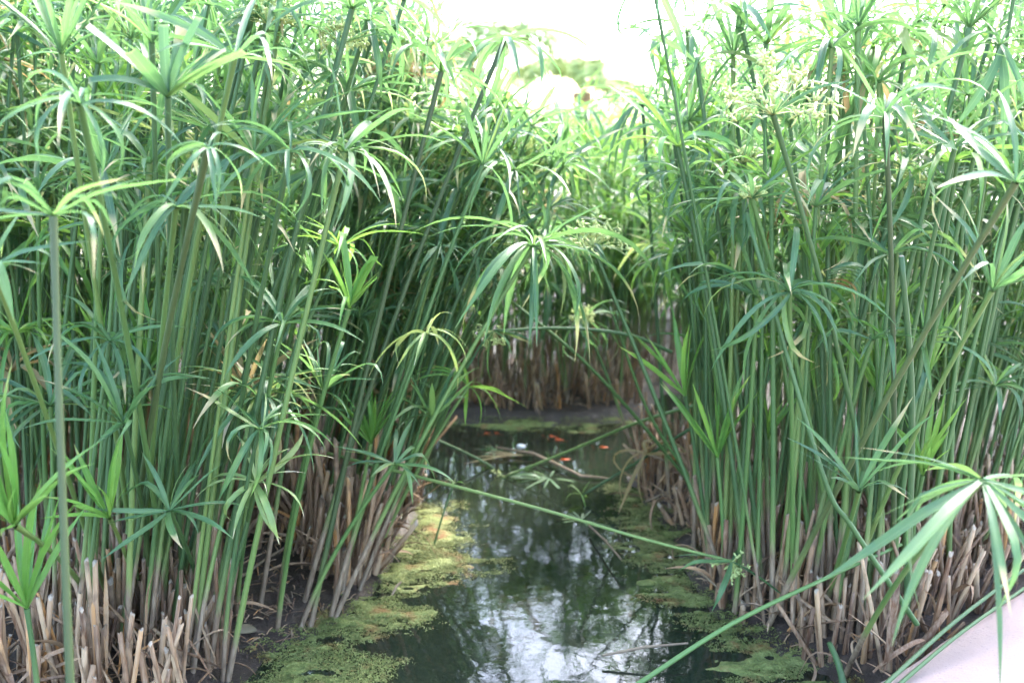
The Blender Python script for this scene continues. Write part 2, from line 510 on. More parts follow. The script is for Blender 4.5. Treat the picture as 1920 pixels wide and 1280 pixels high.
for nm, lab, poly in ALGAE:
    st = 0.0075
    ax_ = np.arange(poly[:, 0].min() - 0.15, poly[:, 0].max() + 0.15, st)
    ay_ = np.arange(poly[:, 1].min() - 0.15, poly[:, 1].max() + 0.15, st)
    X, Y = np.meshgrid(ax_, ay_, indexing='ij')
    P = np.stack([X.ravel(), Y.ravel()], 1)
    d = pdist(P, poly)
    nzs = 0.09 * vnoise(P[:, 0] * .7, P[:, 1], 0.12, 11) + 0.10 * vnoise(P[:, 0] * 0.6, P[:, 1], 0.05, 12) + 0.06 * vnoise(P[:, 0] * 0.5, P[:, 1], 0.02, 13)
    dd = d + nzs - 0.185
    z = -0.044 + 0.044 * sm(-0.02, 0.26, -dd) + 0.018 * vnoise(P[:, 0] * .4, P[:, 1], 0.04, 14) + 0.012 * vnoise(P[:, 0] * .4, P[:, 1], 0.016, 15) + 0.006 * vnoise(P[:, 0] * .6, P[:, 1], 0.008, 16)
    pd = pdist(P, POND)
    z = np.minimum(z, 0.006)
    z += 0.02 * sm(-0.01, 0.10, pd)
    n2_ = len(ay_)
    a = (np.arange(len(ax_) - 1)[:, None] * n2_ + np.arange(n2_ - 1)[None, :]).ravel()
    F = np.stack([a, a + n2_, a + n2_ + 1, a + 1], 1)
    F = F[(dd[F].mean(1) < 0) & (pd[F].mean(1) < 0.06)]
    use = np.unique(F)
    rm = np.zeros(len(P), int)
    rm[use] = np.arange(len(use))
    ab = Bag()
    ab.add(np.stack([P[use, 0], P[use, 1], z[use]], 1), rm[F], 0, rnd=0.5)
    # loose filaments and flakes lying over the scum, thinning out at its rim
    cand = RNG.uniform(poly.min(0) - .1, poly.max(0) + .1, (150000 if lab[0] == 'y' else 50000, 2))
    cn = 0.09 * vnoise(cand[:, 0] * .7, cand[:, 1], 0.12, 11) + 0.10 * vnoise(cand[:, 0] * 0.6, cand[:, 1], 0.05, 12) + 0.06 * vnoise(cand[:, 0] * 0.5, cand[:, 1], 0.02, 13)
    cd = pdist(cand, poly) + cn
    cp = pdist(cand, POND)
    keep = (RNG.random(len(cand)) < 0.95 * (1 - sm(-0.09, 0.06, cd))) & (cp < 0.05) & (vnoise(cand[:, 0] * .35, cand[:, 1], 0.03, 17) > -0.20)
    cand, cp = cand[keep], cp[keep]
    na = RNG.uniform(0, 6.28, len(cand))
    ln = RNG.uniform(.0018, .006, len(cand))
    wd = RNG.uniform(.0004, .0013, len(cand))
    zz = 0.0015 + RNG.uniform(0, .002, len(cand)) + 0.022 * sm(-.01, .06, cp)
    dx_, dy_ = np.cos(na), np.sin(na)
    quads = np.zeros((len(cand), 6, 3))
    for k_, (tt, hgt_) in enumerate(((-1, -.0015), (0, .001), (1, -.0015))):
        bend_ = RNG.uniform(-.35, .35, len(cand)) * ln
        for sgn, o_ in ((-1, 0), (1, 1)):
            quads[:, k_ * 2 + o_, 0] = cand[:, 0] + dx_ * ln * tt - dy_ * (wd * sgn + bend_ * (tt != 0))
            quads[:, k_ * 2 + o_, 1] = cand[:, 1] + dy_ * ln * tt + dx_ * (wd * sgn + bend_ * (tt != 0))
            quads[:, k_ * 2 + o_, 2] = zz + hgt_ * RNG.uniform(0.2, 1.2, len(cand)) + sgn * wd * .5
    b6 = np.arange(len(cand))[:, None] * 6
    ab.add(quads.reshape(-1, 3), np.concatenate([b6 + np.array([0, 1, 3, 2]), b6 + np.array([2, 3, 5, 4])]), 0, rnd=np.repeat(RNG.random(len(cand)), 6))
    tag(obj(nm, ab.mesh(nm, [M['algae']])), lab, 'algae', kind='stuff')

# pale concrete ledge at the lower right, with a worn rounded edge
ZL = 0.15
e0, e1 = gnd(1640, 1280, ZL)[:2], gnd(1920, 1098, ZL)[:2]
ed = (e1 - e0) / np.linalg.norm(e1 - e0)
en = np.array((ed[1], -ed[0]))                      # points to the camera side
prof = [(0.0, -0.25), (0.0, ZL - 0.02), (0.004, ZL - 0.008), (0.012, ZL - 0.002), (0.03, ZL)] + [(0.03 + 0.05 * k, ZL) for k in range(1, 50)] + [(2.5, -0.25)]
ss = np.arange(-3.0, 6.0, 0.04)
V = []
for s in ss:
    for k, (q, z) in enumerate(prof):
        wob = 0.012 * float(vnoise(s, 0.3, 0.10, 5)) + 0.006 * float(vnoise(s, z * 9, 0.03, 6)) if k < 5 else 0
        p = e0 + ed * s + en * (q + wob)
        V.append((p[0], p[1], z + (0.004 * float(vnoise(p[0], p[1], 0.2, 8)) if k > 1 and k < len(prof) - 1 else 0)))
npf = len(prof)
a = (np.arange(len(ss) - 1)[:, None] * npf + np.arange(npf - 1)[None, :]).ravel()
F = np.stack([a, a + npf, a + npf + 1, a + 1], 1)
tag(obj('concrete_ledge', mesh('concrete_ledge', V, F, [M['concrete']])), 'pale pinkish concrete pond ledge at the lower right corner', 'ledge')

# ------------------------------------------------------------------ leaf blades
NS = 10
LF = np.array([(k * 3 + c, k * 3 + c + 1, k * 3 + c + 4, k * 3 + c + 3) for k in range(NS - 1) for c in range(2)])
LU = np.repeat(np.linspace(0, 1, NS), 3)
LV = np.tile((-1.0, 0.0, 1.0), NS)


def blade(e0, droop, p=1.0, wid=0.085, cut=False, fold=0.25, side=0.0, wave=0.0, kink=0.0, kat=0.6):
    """unit-length blade along +X rising at e0 deg, turning down by droop deg over its length"""
    u = np.linspace(0, 1, NS)
    th = np.radians(e0 - droop * u ** p + wave * np.sin(u * 9) - kink * sm(kat - .07, kat + .07, u))
    st = 1.0 / (NS - 1)
    x = np.concatenate([[0], np.cumsum(np.cos((th[1:] + th[:-1]) / 2) * st)])
    z = np.concatenate([[0], np.cumsum(np.sin((th[1:] + th[:-1]) / 2) * st)])
    y = side * u ** 2
    w_ = wid * 0.5 * (0.42 + 0.58 * sm(0, 0.35, u))
    if not cut:
        w_ = w_ * (1 - sm(0.55, 1.04, u) ** 1.3) + 0.0008
    nx, nz = -np.sin(th), np.cos(th)
    V = np.zeros((NS, 3, 3))
    V[:, 1] = np.stack([x - nx * w_ * fold, y, z - nz * w_ * fold], 1)
    V[:, 0] = np.stack([x + nx * w_ * fold, y - w_, z + nz * w_ * fold], 1)
    V[:, 2] = np.stack([x + nx * w_ * fold, y + w_, z + nz * w_ * fold], 1)
    return V.reshape(-1, 3)


STYLE = {  # e0 range, droop range, power range, spread of base
    'up': ((48, 74), (5, 45), (1.0, 1.6)),
    'flat': ((18, 46), (20, 62), (1.0, 1.6)),
    'arch': ((22, 58), (60, 120), (0.8, 1.7)),
    'droop': ((10, 60), (90, 140), (0.30, 0.70)),
    'young': ((66, 84), (2, 24), (1.0, 1.6)),
    'fan': ((-42, 4), (14, 50), (0.7, 1.0)),
}
BL = {}
for s_, (e_, d_, p_) in STYLE.items():
    for k in range(12):
        e = random.uniform(*e_)
        dr = random.uniform(*d_)
        if s_ in ('droop', 'arch'):
            dr = min(dr, e + 86)
        BL[s_, k] = blade(e, dr, random.uniform(*p_), random.uniform(0.047, 0.076), False, random.uniform(0.12, 0.40), random.uniform(-.16, .16), random.uniform(-5, 5), random.uniform(25, 85) if k >= 9 and s_ not in ('young',) else 0, random.uniform(.35, .8))
    for k in range(12, 15):      # thread-like narrow bracts
        e = random.uniform(*e_) + 8
        dr = min(random.uniform(*d_), e + 80)
        BL[s_, k] = blade(e, dr, random.uniform(*p_), 0.024, False, 0.2, random.uniform(-.15, .15), 3)
    for k in range(15, 18):      # blades with their ends cut off
        BL[s_, k] = blade(random.uniform(*e_), random.uniform(*d_) * 0.5, 1.0, 0.13, True, 0.2)
BM = {}


def blade_mesh(style, k, mat):
    key = (style, k, mat)
    if key not in BM:
        BM[key] = mesh('leaf', BL[style, k], LF, [M[mat]], True, None, {'u': LU, 'v': LV, 'rnd': np.zeros(len(LU))})
    return BM[key]


def basis(direction, amount):
    d = Vector(direction).normalized()
    return Vector((0, 0, 1)).lerp(d, amount).normalized().to_track_quat('Z', 'Y').to_matrix()


def whorl_spec(style, n, L, tdir, rng, cut=False, thin=3, az0=None, mixp=1.0, wmul=1.0):
    """list of (blade key, rotation matrix, scale) for the bracts of one umbel"""
    out = []
    B = basis(tdir, 0.55)
    a0 = rng.uniform(0, 6.28) if az0 is None else az0
    for q in range(n + thin):
        isthin = q >= n
        az = a0 + (q / n) * 2 * math.pi + rng.gauss(0, 0.26) if not isthin else rng.uniform(0, 6.28)
        st = style
        if style in ('flat', 'up', 'arch') and rng.random() < 0.35 * mixp:
            st = rng.choice(('up', 'flat', 'arch', 'droop'))
        if style in ('droop',) and rng.random() < 0.38 * mixp:
            st = rng.choice(('arch', 'flat', 'arch', 'up'))
        k = rng.randrange(12, 15) if isthin else (rng.randrange(15, 18) if cut and rng.random() < 0.75 else rng.randrange(12))
        l = L * (rng.choice((rng.uniform(0.5, 0.95), rng.uniform(0.85, 1.12))) if mixp > .5 else rng.uniform(.72, 1.1)) * (0.75 if isthin else 1)
        Rm = B @ Matrix.Rotation(az, 3, 'Z') @ Matrix.Rotation(rng.gauss(0, 0.28), 3, 'X') @ Matrix.Rotation(rng.gauss(0, 0.14), 3, 'Y')
        out.append(((st, k), Rm, (l, l * wmul * rng.uniform(0.75, 1.2) * min(1.25, (0.20 / L) ** 0.4), l)))
    return out


def flower_arrays(bag, origin, size, rng, n=16, mi=0):
    for q in range(n):
        az, el = rng.uniform(0, 6.28), R(rng.uniform(5, 85))
        l = size * rng.uniform(0.55, 1.0)
        d = np.array((math.cos(az) * math.cos(el), math.sin(az) * math.cos(el), math.sin(el)))
        tip = origin + d * l + np.array((0, 0, -0.12 * l))
        V, F, _ = tube([origin, (origin + tip) / 2 + np.array((0, 0, 0.08 * l)), tip], [0.0009, 0.0007, 0.0006], 3)
        bag.add(V, F, mi)
        for s in range(7):
            dv = np.array([rng.gauss(0, 1) for _ in range(3)])
            dv /= np.linalg.norm(dv) + 1e-9
            b = tip - d * l * rng.uniform(0, 0.30)
            c = b + dv * size * rng.uniform(0.10, 0.22)
            m = (b + c) / 2
            r_ = 0.0030
            px = np.cross(dv, (0, 0, 1.0))
            px /= np.linalg.norm(px) + 1e-9
            py_ = np.cross(dv, px)
            VV = np.array([b, m + px * r_, m - 0.5 * px * r_ + py_ * r_, m - 0.5 * px * r_ - py_ * r_, c])
            FF = np.array([(0, 1, 2, 2), (0, 2, 3, 3), (0, 3, 1, 1), (4, 2, 1, 1), (4, 3, 2, 2), (4, 1, 3, 3)])
            FF = np.array([(f[0], f[1], f[2], f[2]) for f in FF])
            bag.add(VV, FF[:, :4], mi)



def stem_path(base, hub, bow, k=9):
    base, hub = np.asarray(base, float), np.asarray(hub, float)
    t = np.linspace(0, 1, k)[:, None]
    mid = (base + hub) / 2 + np.array((bow[0], bow[1], 0.0))
    return (1 - t) ** 2 * base + 2 * t * (1 - t) * mid + t ** 2 * hub


GROUP_L = 'umbrella sedge stalks growing round the pond'


def make_stalk(base, hub, style, L, n, label, rng, mat='leaf', rad=0.0058, sep=True, bow=None, cut=False, flower=0.0, group=GROUP_L, thin=3,
               cat='sedge stalk', name='sedge_stalk', stem_mat='stem', tdir=None, mixp=1.0, wmul=1.0):
    base, hub = np.asarray(base, float), np.asarray(hub, float)
    H = hub - base
    if bow is None:
        bow = (-0.10 * H[0] + rng.uniform(-.02, .02), -0.10 * H[1] + rng.uniform(-.02, .02))
    path = stem_path((0, 0, 0), H, bow)
    k = len(path)
    rr = rad * np.linspace(1.12, 0.74, k)
    rr[-1] *= 1.25
    V, F, U = tube(path, rr, 7, 0.10)
    root = obj(name, None, loc=base)
    tag(root, label, cat, group)
    obj('stem', mesh('stem', V, F, [M[stem_mat]], True, None, {'u': U, 'rnd': np.full(len(V), rng.random())}), root)
    td = path[-1] - path[-2] if tdir is None else np.asarray(tdir, float)
    spec = whorl_spec(style, n, L, td, rng, cut, thin, None, mixp, wmul)
    if sep:
        for key, Rm, sc in spec:
            o = obj('leaf', blade_mesh(key[0], key[1], mat), root, H, Rm.to_euler(), sc)
    else:
        b = Bag()
        for key, Rm, sc in spec:
            VV = (BL[key] * np.array(sc)) @ np.array(Rm).T
            b.add(VV, LF, 0, u=LU, v=LV, rnd=rng.random())
        o = obj('leaf_whorl', b.mesh('leaf_whorl', [M[mat]]), root, H)
        o['kind'] = 'stuff'
    if flower:
        b = Bag()
        flower_arrays(b, np.zeros(3), flower * 1.35, rng, 34)
        o = obj('flower_head', b.mesh('flower_head', [M['flower']]), root, H)
        o['kind'] = 'stuff'
    return root


# ------------------------------------------------------------------ the stalks one can tell apart
# hub x, hub y (photo px), depth, lean in x per metre, lean in y, style, leaf px, leaves, material, label, extras
HERO = [
    (100, 405, 1.35, 0.01, 0.10, 'flat', 190, 11, 'leaf', 'thick near stalk at the left edge with a wide flat star of leaves', dict(rad=.0062, stem_mat='stem_olive')),
    (150, 195, 1.50, 0.03, 0.12, 'droop', 190, 9, 'leaf', 'stalk at the upper left with long pale leaves hanging straight down', dict(rad=.0064)),
    (115, 100, 1.75, 0.02, 0.0, 'up', 150, 9, 'leaf', 'upright leaf cup near the top left corner', {}),
    (285, 80, 1.85, 0.10, 0.1, 'up', 135, 10, 'leaf', 'upright leaf cup above the cut-off cup at the upper left', {}),
    (315, 182, 1.65, 0.10, 0.1, 'up', 130, 8, 'leaf', 'stalk with broad cut-off upright leaves at the upper left', dict(cut=True)),
    (440, 108, 1.75, 0.24, 0.1, 'flat', 165, 10, 'leaf', 'right-leaning stalk with a flat bright umbel at the upper left', {}),
    (390, 278, 1.55, 0.27, 0.1, 'droop', 125, 9, 'leaf', 'thick right-leaning stalk with short drooping pale leaves', dict(rad=.0066, stem_mat='stem_olive')),
    (545, 285, 1.80, 0.24, 0.1, 'droop', 165, 10, 'leaf', 'stalk with blue-green leaves drooping beside the upper left thicket centre', {}),
    (330, 388, 1.70, 0.20, 0.05, 'droop', 185, 9, 'leaf', 'stalk with very long pale leaves hanging to white tips, left of centre', {}),
    (655, 578, 2.05, 0.26, 0.0, 'up', 105, 9, 'young', 'bright stalk with a brush of cut-off upright leaves', dict(cut=True)),
    (530, 608, 2.0, 0.24, 0.0, 'arch', 140, 9, 'leaf', 'arching umbel just left of the bright cut-off brush', {}),
    (232, 795, 1.85, 0.08, 0.0, 'up', 175, 10, 'leaf', 'blue-green open umbel low in the left thicket, front row', dict(rad=.0060)),
    (500, 710, 2.1, 0.22, 0.0, 'droop', 110, 9, 'leaf', 'small drooping umbel midway up the left thicket', {}),
    (605, 735, 2.15, 0.24, 0.0, 'up', 130, 11, 'leaf', 'open spiky umbel above the packed stubs of the left bank', {}),
    (800, 625, 2.25, 0.28, 0.0, 'droop', 120, 9, 'pale', 'pale yellow-green drooping umbel overhanging the channel', {}),
    (810, 785, 2.45, 0.26, 0.0, 'up', 130, 10, 'leaf', 'upright umbel over the water at the left clump tip', {}),
    (878, 725, 2.6, 0.26, 0.0, 'droop', 100, 8, 'young', 'small yellow-green drooping umbel in front of the far island', {}),
    (480, 905, 2.0, 0.22, 0.0, 'arch', 120, 10, 'pale', 'pale cream umbel with white tips low over the left stubs', {}),
    (318, 957, 1.9, 0.0, 0.0, 'flat', 115, 11, 'leaf', 'small flat star umbel on a thin stalk at the lower left', dict(rad=.0055)),
    (205, 970, 1.85, 0.05, 0.0, 'young', 140, 8, 'young', 'bright young shoot beside the small flat star umbel', dict(rad=.0055)),
    (28, 985, 1.55, 0.0, 0.0, 'young', 220, 10, 'young', 'tall bright young shoot at the left edge', {}),
    (50, 1140, 1.68, 0.0, 0.0, 'young', 190, 9, 'young', 'bright V-shaped young shoot in the bottom left corner', {}),
    (740, 870, 2.2, 0.24, 0.0, 'flat', 100, 11, 'leaf', 'low star umbel where the fallen stalk starts over the water', {}),
    (828, 135, 2.2, 0.22, 0.05, 'arch', 165, 10, 'leaf', 'tall dark-stemmed stalk with spreading umbel left of the bright gap', dict(rad=.0064, stem_mat='stem_olive')),
    (945, 80, 2.4, 0.38, 0.05, 'droop', 165, 11, 'leaf', 'tall leaning stalk whose leaves droop into the bright gap', dict(rad=.0064, stem_mat='stem_olive')),
    (905, 310, 2.3, 0.36, 0.0, 'up', 150, 9, 'leaf', 'bright upswept umbel below the tall leaning stalks', {}),
    (965, 320, 2.6, 0.40, 0.0, 'droop', 160, 11, 'leaf', 'drooping umbel just right of the bright upswept umbel', {}),
    (1000, 462, 2.3, 0.42, 0.0, 'droop', 225, 18, 'leaf', 'dense drooping mop of long bright leaves at the picture centre', {}),
    (950, 372, 2.7, 0.35, 0.0, 'up', 85, 9, 'leaf', 'small upright umbel behind the central drooping mop', {}),
    (820, 465, 2.5, 0.3, 0.0, 'droop', 85, 9, 'leaf', 'small drooping umbel left of the central mop', {}),
    (585, 518, 2.3, 0.2, 0.0, 'up', 100, 10, 'leaf', 'dark upright umbel behind the bright cut-off brush', {}),
    (390, 512, 2.2, 0.2, 0.0, 'up', 90, 10, 'leaf', 'small dark upright umbel behind the long hanging leaves', {}),
    (-15, 500, 1.5, 0.0, 0.0, 'flat', 130, 10, 'leaf', 'umbel cut by the left edge at mid height', {}),
    (755, 432, 2.6, 0.3, 0.0, 'arch', 100, 10, 'leaf', 'arching umbel deep between the left thicket and the central mop', {}),
    (690, 40, 2.2, 0.3, 0.0, 'droop', 150, 11, 'leaf', 'drooping umbel at the top edge left of the bright gap', {}),
    (500, 45, 2.0, 0.25, 0.0, 'arch', 140, 9, 'leaf', 'flowering stalk at the top edge of the left thicket', dict(flower=.06)),
    (640, 85, 2.1, 0.25, 0.0, 'flat', 130, 9, 'leaf', 'flowering stalk beside the tall dark-stemmed stalk', dict(flower=.05)),
    # centre and right
    (1112, 465, 2.4, -0.42, 0.0, 'droop', 70, 7, 'leaf', 'slender leaning stalk with a hanging yellow flower cluster mid-picture', dict(flower=.075, rad=.006)),
    (1095, 600, 3.3, 0.1, 0.0, 'droop', 100, 8, 'leaf', 'blurred drooping umbel in front of the far island stubs', dict(flower=.05)),
    (1325, 475, 2.5, -0.05, 0.0, 'up', 130, 11, 'leaf', 'upswept umbel at the inner edge of the right thicket', {}),
    (1410, 372, 2.1, -0.28, 0.0, 'flat', 130, 10, 'leaf', 'left-leaning stalk with a flat umbel in the right thicket', dict(flower=.03)),
    (1480, 548, 2.0, -0.10, 0.0, 'droop', 175, 13, 'leaf', 'large pale drooping umbel in the middle of the right thicket', {}),
    (1635, 637, 2.1, 0.10, 0.0, 'flat', 120, 7, 'leaf', 'sparse flat umbel right of the large pale drooping umbel', {}),
    (1660, 222, 1.9, -0.13, 0.05, 'arch', 185, 12, 'leaf', 'tall dark-stemmed stalk with arching silvery leaves at upper right', dict(rad=.0060, stem_mat='stem_olive')),
    (1790, 277, 2.0, 0.05, 0.0, 'flat', 150, 9, 'leaf', 'open umbel right of the arching silvery one', {}),
    (1860, 545, 1.8, 0.18, 0.0, 'up', 155, 9, 'leaf', 'wide upswept umbel near the right edge at mid height', {}),
    (1905, 342, 1.6, 0.26, 0.0, 'flat', 200, 10, 'leaf', 'thick right-leaning stalk with a big umbel at the right edge', dict(rad=.0066, stem_mat='stem_olive')),
    (1742, 700, 2.3, 0.0, 0.0, 'young', 120, 10, 'young', 'sunlit yellow-green shoot inside the right thicket', {}),
    (1345, 857, 2.35, -0.02, 0.0, 'young', 140, 9, 'young', 'bright V-shaped shoot at the inner edge of the right bank', {}),
    (1610, 920, 1.9, 0.0, 0.0, 'up', 155, 7, 'leaf', 'sparse V-shaped umbel above the right bank stubs', dict(rad=.0062)),
    (1842, 900, 1.40, 0.02, -0.95, 'fan', 262, 18, 'leaf', 'big near umbel fanning downward over the concrete ledge', dict(rad=.006, tdir=(0, -.25, 1))),
    (1285, 742, 2.5, -0.06, 0.0, 'young', 145, 7, 'young', 'narrow bright shoot beside the channel, right of the far island', {}),
    (1450, 215, 1.9, -0.30, 0.0, 'flat', 120, 6, 'leaf', 'leaning stalk with a large feathery yellow-green flower head', dict(flower=.10)),
    (1395, 305, 2.4, -0.1, 0.0, 'flat', 120, 7, 'leaf', 'stalk with a small flower tuft below the large flower head', dict(flower=.04)),
    (1690, 352, 2.3, 0.0, 0.0, 'flat', 110, 8, 'leaf', 'flowering umbel below the arching silvery umbel', dict(flower=.06)),
    (1375, 108, 2.4, 0.0, 0.0, 'up', 130, 11, 'leaf', 'upright umbel against the sky, inner top of the right thicket', {}),
    (1875, 85, 2.1, 0.1, 0.0, 'droop', 150, 13, 'leaf', 'drooping umbel at the top right corner', {}),
    (1222, -40, 2.1, -0.22, 0.0, 'droop', 170, 5, 'leaf', 'dark leaves hanging from the top edge into the bright gap', dict(rad=.0038)),
    (1560, 90, 2.2, 0.02, 0.0, 'droop', 165, 13, 'leaf', 'drooping umbel against the sky in the middle of the right thicket top', {}),
    (1700, 60, 2.3, 0.05, 0.0, 'droop', 160, 13, 'leaf', 'drooping umbel at the top, left of the corner umbel', {}),
    (1205, 195, 3.0, -0.10, 0.0, 'droop', 150, 14, 'leaf', 'drooping umbel on the right rim of the bright gap', {}),
    (1290, 60, 2.7, -0.05, 0.0, 'droop', 150, 13, 'leaf', 'high drooping umbel right of the bright gap', {}),
    (1730, 890, 2.2, 0.02, 0.0, 'young', 120, 9, 'young', 'bright shoot behind the big fanning umbel', {}),
]
hr = random.Random(11)
for hx, hy, Yd, lx, ly, st, Lp, n, mat, lab, ex in HERO:
    hub = at(hx, hy, Yd)
    hgt = max(hub[2] - 0.03, 0.05)
    bx, by = hub[0] - lx * hgt, hub[1] - ly * hgt
    if Lp != 262 and hx != 100 and hgt > 0.35:          # rooted in the thicket, leaning out towards the open
        by = max(by, 2.2 + 0.1 * hr.random())
        bx = bx * (0.5 + 0.5 * by / hub[1])
    bz = zl(bx, by)
    side = 1 if hx > 1050 else -1
    for _ in range(60):
        if pdist(np.array([[bx, by]]), POND)[0] > 0.02:
            break
        bx += side * 0.03
    bz = zl(bx, by)
    Lm = 1.22 * Lp * np.linalg.norm(ray(hx, hy)) * (Yd / ray(hx, hy)[1]) / FPX
    make_stalk((bx, by, bz - 0.02), hub, st, Lm, int(n * 1.25), lab, hr, mat, mixp=.35, wmul=1.0, **ex)

# ------------------------------------------------------------------ thickets
ZONES = {
    'L1': g2([(-260, 1400), (420, 1300), (470, 1240), (400, 1170), (440, 1090), (540, 1120), (640, 1140), (760, 1010), (785, 930), (760, 875), (640, 850), (300, 828), (-300, 828)]),
    'L2': np.array([(-4.6, 4.4), (-1.5, 4.35), (-0.9, 4.5), (-0.9, 6.0), (-1.6, 7.2), (-5.5, 7.2)]),
    'L3': np.array([(-2.6, 3.7), (-1.45, 3.7), (-1.4, 1.9), (-2.6, 1.7)]),
    'R1': g2([(1275, 930), (1300, 1010), (1320, 1090), (1350, 1150), (1480, 1222), (1600, 1240), (1680, 1225), (1920, 1080), (2250, 880), (2250, 800), (1300, 800), (1270, 870)]),
    'R2': np.array([(0.75, 4.1), (2.9, 3.9), (4.8, 4.6), (5.2, 7.0), (1.4, 7.0), (1.05, 5.6)]),
    'I': g2([(560, 752), (660, 752), (720, 770), (830, 778), (960, 780), (1090, 778), (1190, 770), (1210, 748), (1215, 690), (560, 690)]),
    'C': np.array([(0.52, 4.5), (1.05, 4.5), (1.5, 6.6), (0.3, 6.6), (0.45, 5.2)]),
    'B': np.array([(-2.2, 6.2), (2.0, 6.2), (2.4, 8.4), (-2.6, 8.4)]),
}
LEDGE_P, LEDGE_N = e0, en
MUD = g2([(385, 1190), (415, 1070), (500, 1000), (560, 1060), (630, 1125), (665, 1165), (520, 1220), (430, 1290)])


def sample(zone, n, rng, ymin=None, ymax=None):
    poly = ZONES[zone]
    lo, hi = poly.min(0), poly.max(0)
    P = rng.uniform(lo, hi, (n * 12 + 200, 2))
    # clumps
    P = P[(vnoise(P[:, 0], P[:, 1], 0.22, 21) > -0.22)]
    ok = (pdist(P, poly) < -0.015) & (pdist(P, MUD) > 0) & (pdist(P, POND) > 0.01) & (((P - LEDGE_P) @ LEDGE_N) < -0.03)
    if ymin is not None:
        ok &= P[:, 1] > ymin
    if ymax is not None:
        ok &= P[:, 1] < ymax
    return P[ok][:n]


ZPY = {'L1': (-90, 430), 'L3': (-90, 400), 'L2': (-90, 470), 'R1': (-20, 500), 'R2': (40, 480), 'I': (215, 600), 'B': (205, 345), 'C': (230, 640)}


def zone_stalk(zone, x, y, rng):
    """height, lean and leaf style of a stalk at this spot"""
    lo, hi = ZPY[zone]
    py = rng.uniform(lo, hi)
    if zone in ('L1', 'R1') and rng.random() < 0.2:
        py = rng.uniform(430, 820)
    d = ray(960, py)
    h = max(CAM_H + d[2] / d[1] * y - 0.03, rng.uniform(0.35, 0.6))
    ly = rng.gauss(0, 0.07)
    if zone in ('L1', 'L3'):
        lean = 0.07 + 0.22 * sm(-1.5, -0.4, x) + rng.gauss(0, 0.07)
    elif zone == 'R1':
        lean = -0.05 + 0.24 * sm(0.6, 1.5, x) + rng.gauss(0, 0.10)
    else:
        lean = rng.gauss(0.12 if zone == 'L2' else 0.02, 0.11)
    return h, lean, ly


PHR = {'droop': 'with drooping leaves', 'arch': 'with arching leaves', 'flat': 'with spreading leaves', 'up': 'with upswept leaves', 'young': 'with young upright leaves'}
MARK = [(100, 405, 'wide flat left-edge star'), (150, 195, 'long hanging upper-left leaves'), (285, 80, 'upright cup at upper left'), (440, 108, 'flat bright upper-left umbel'),
        (390, 278, 'short drooping pale umbel'), (545, 285, 'blue-green drooping umbel'), (330, 388, 'very long white-tipped leaves'), (655, 578, 'bright cut-off brush'), (232, 795, 'open blue-green umbel low left'),
        (500, 710, 'small drooping umbel low left'), (605, 735, 'spiky umbel above stubs'), (800, 625, 'pale umbel over the channel'), (480, 905, 'pale cream umbel'), (205, 970, 'bright shoot at lower left'),
        (828, 135, 'tall dark-stemmed stalk'), (905, 310, 'bright upswept central umbel'), (1000, 462, 'dense central mop'), (690, 40, 'top-edge drooping umbel'),
        (1325, 475, 'inner upswept umbel at right'), (1410, 372, 'left-leaning flat umbel'), (1480, 548, 'large pale drooping umbel'), (1635, 637, 'sparse flat umbel at right'),
        (1660, 222, 'arching silvery umbel'), (1790, 277, 'open umbel by silvery one'), (1860, 545, 'upswept right-edge umbel'), (1905, 342, 'big right-edge umbel'), (1742, 700, 'sunlit shoot at right'),
        (1345, 857, 'bright V-shaped shoot'), (1610, 920, 'sparse V-shaped umbel'), (1450, 215, 'large feathery flower head'), (1375, 108, 'upright umbel against the sky'), (1875, 85, 'drooping top right corner umbel'),
        (1560, 90, 'topmost middle right umbel'), (1290, 60, 'high drooping umbel')]


def where(px, py):
    m = min(MARK, key=lambda k: (k[0] - px) ** 2 + (k[1] - py) ** 2)
    dx, dy = px - m[0], py - m[1]
    if abs(dx) > abs(dy):
        return ('right of the ' if dx > 0 else 'left of the ') + m[2]
    return ('below the ' if dy > 0 else 'above the ') + m[2]


def pick_style(rng, young=0.05):
    q = rng.random()
    if q < young:
        return 'young', 'young'
    st = 'droop' if q < 0.42 else 'arch' if q < 0.64 else 'flat' if q < 0.82 else 'up'
    m_ = rng.random()
    return st, ('young' if m_ < 0.13 else 'pale' if m_ < .16 else 'dryleaf' if m_ < .19 else 'leaf')


def in_view_gap(hub):
    """keeps the open channel and the bright gap of the place free of leaf tops"""
    d = hub - np.array((0, 0, CAM_H))
    c, s = math.cos(PITCH), math.sin(PITCH)
    dep = d[1] * c - d[2] * s
    px = 960 + FPX * d[0] / dep
    py = 640 - FPX * (d[1] * s + d[2] * c) / dep
    return px, py


fr_ = random.Random(23)
FILL = []
nr = np.random.default_rng(23)
STUFF = Bag()


def stuff_stalk(x, y, h, lean, ly, rng, st, mat, L, n, rad=0.0062, lod=0):
    bz = float(0.03)
    base = np.array((x, y, bz))
    H = np.array((lean * h, ly * h, h))
    path = stem_path((0, 0, 0), H, (-0.1 * H[0], -0.1 * H[1]), 6)
    V, F, U = tube(path, rad * np.linspace(1.1, 0.75, 6), 5)
    STUFF.add(V + base, F, 0, u=U, v=0.0, rnd=rng.random())
    for key, Rm, sc in whorl_spec(st, n, L, path[-1] - path[-2], rng, False, 1):
        VV = (BL[key] * np.array(sc)) @ np.array(Rm).T + base + H
        STUFF.add(VV, LF, {'leaf': 1, 'young': 2, 'pale': 3, 'dryleaf': 4}[mat], u=LU, v=LV, rnd=rng.random())


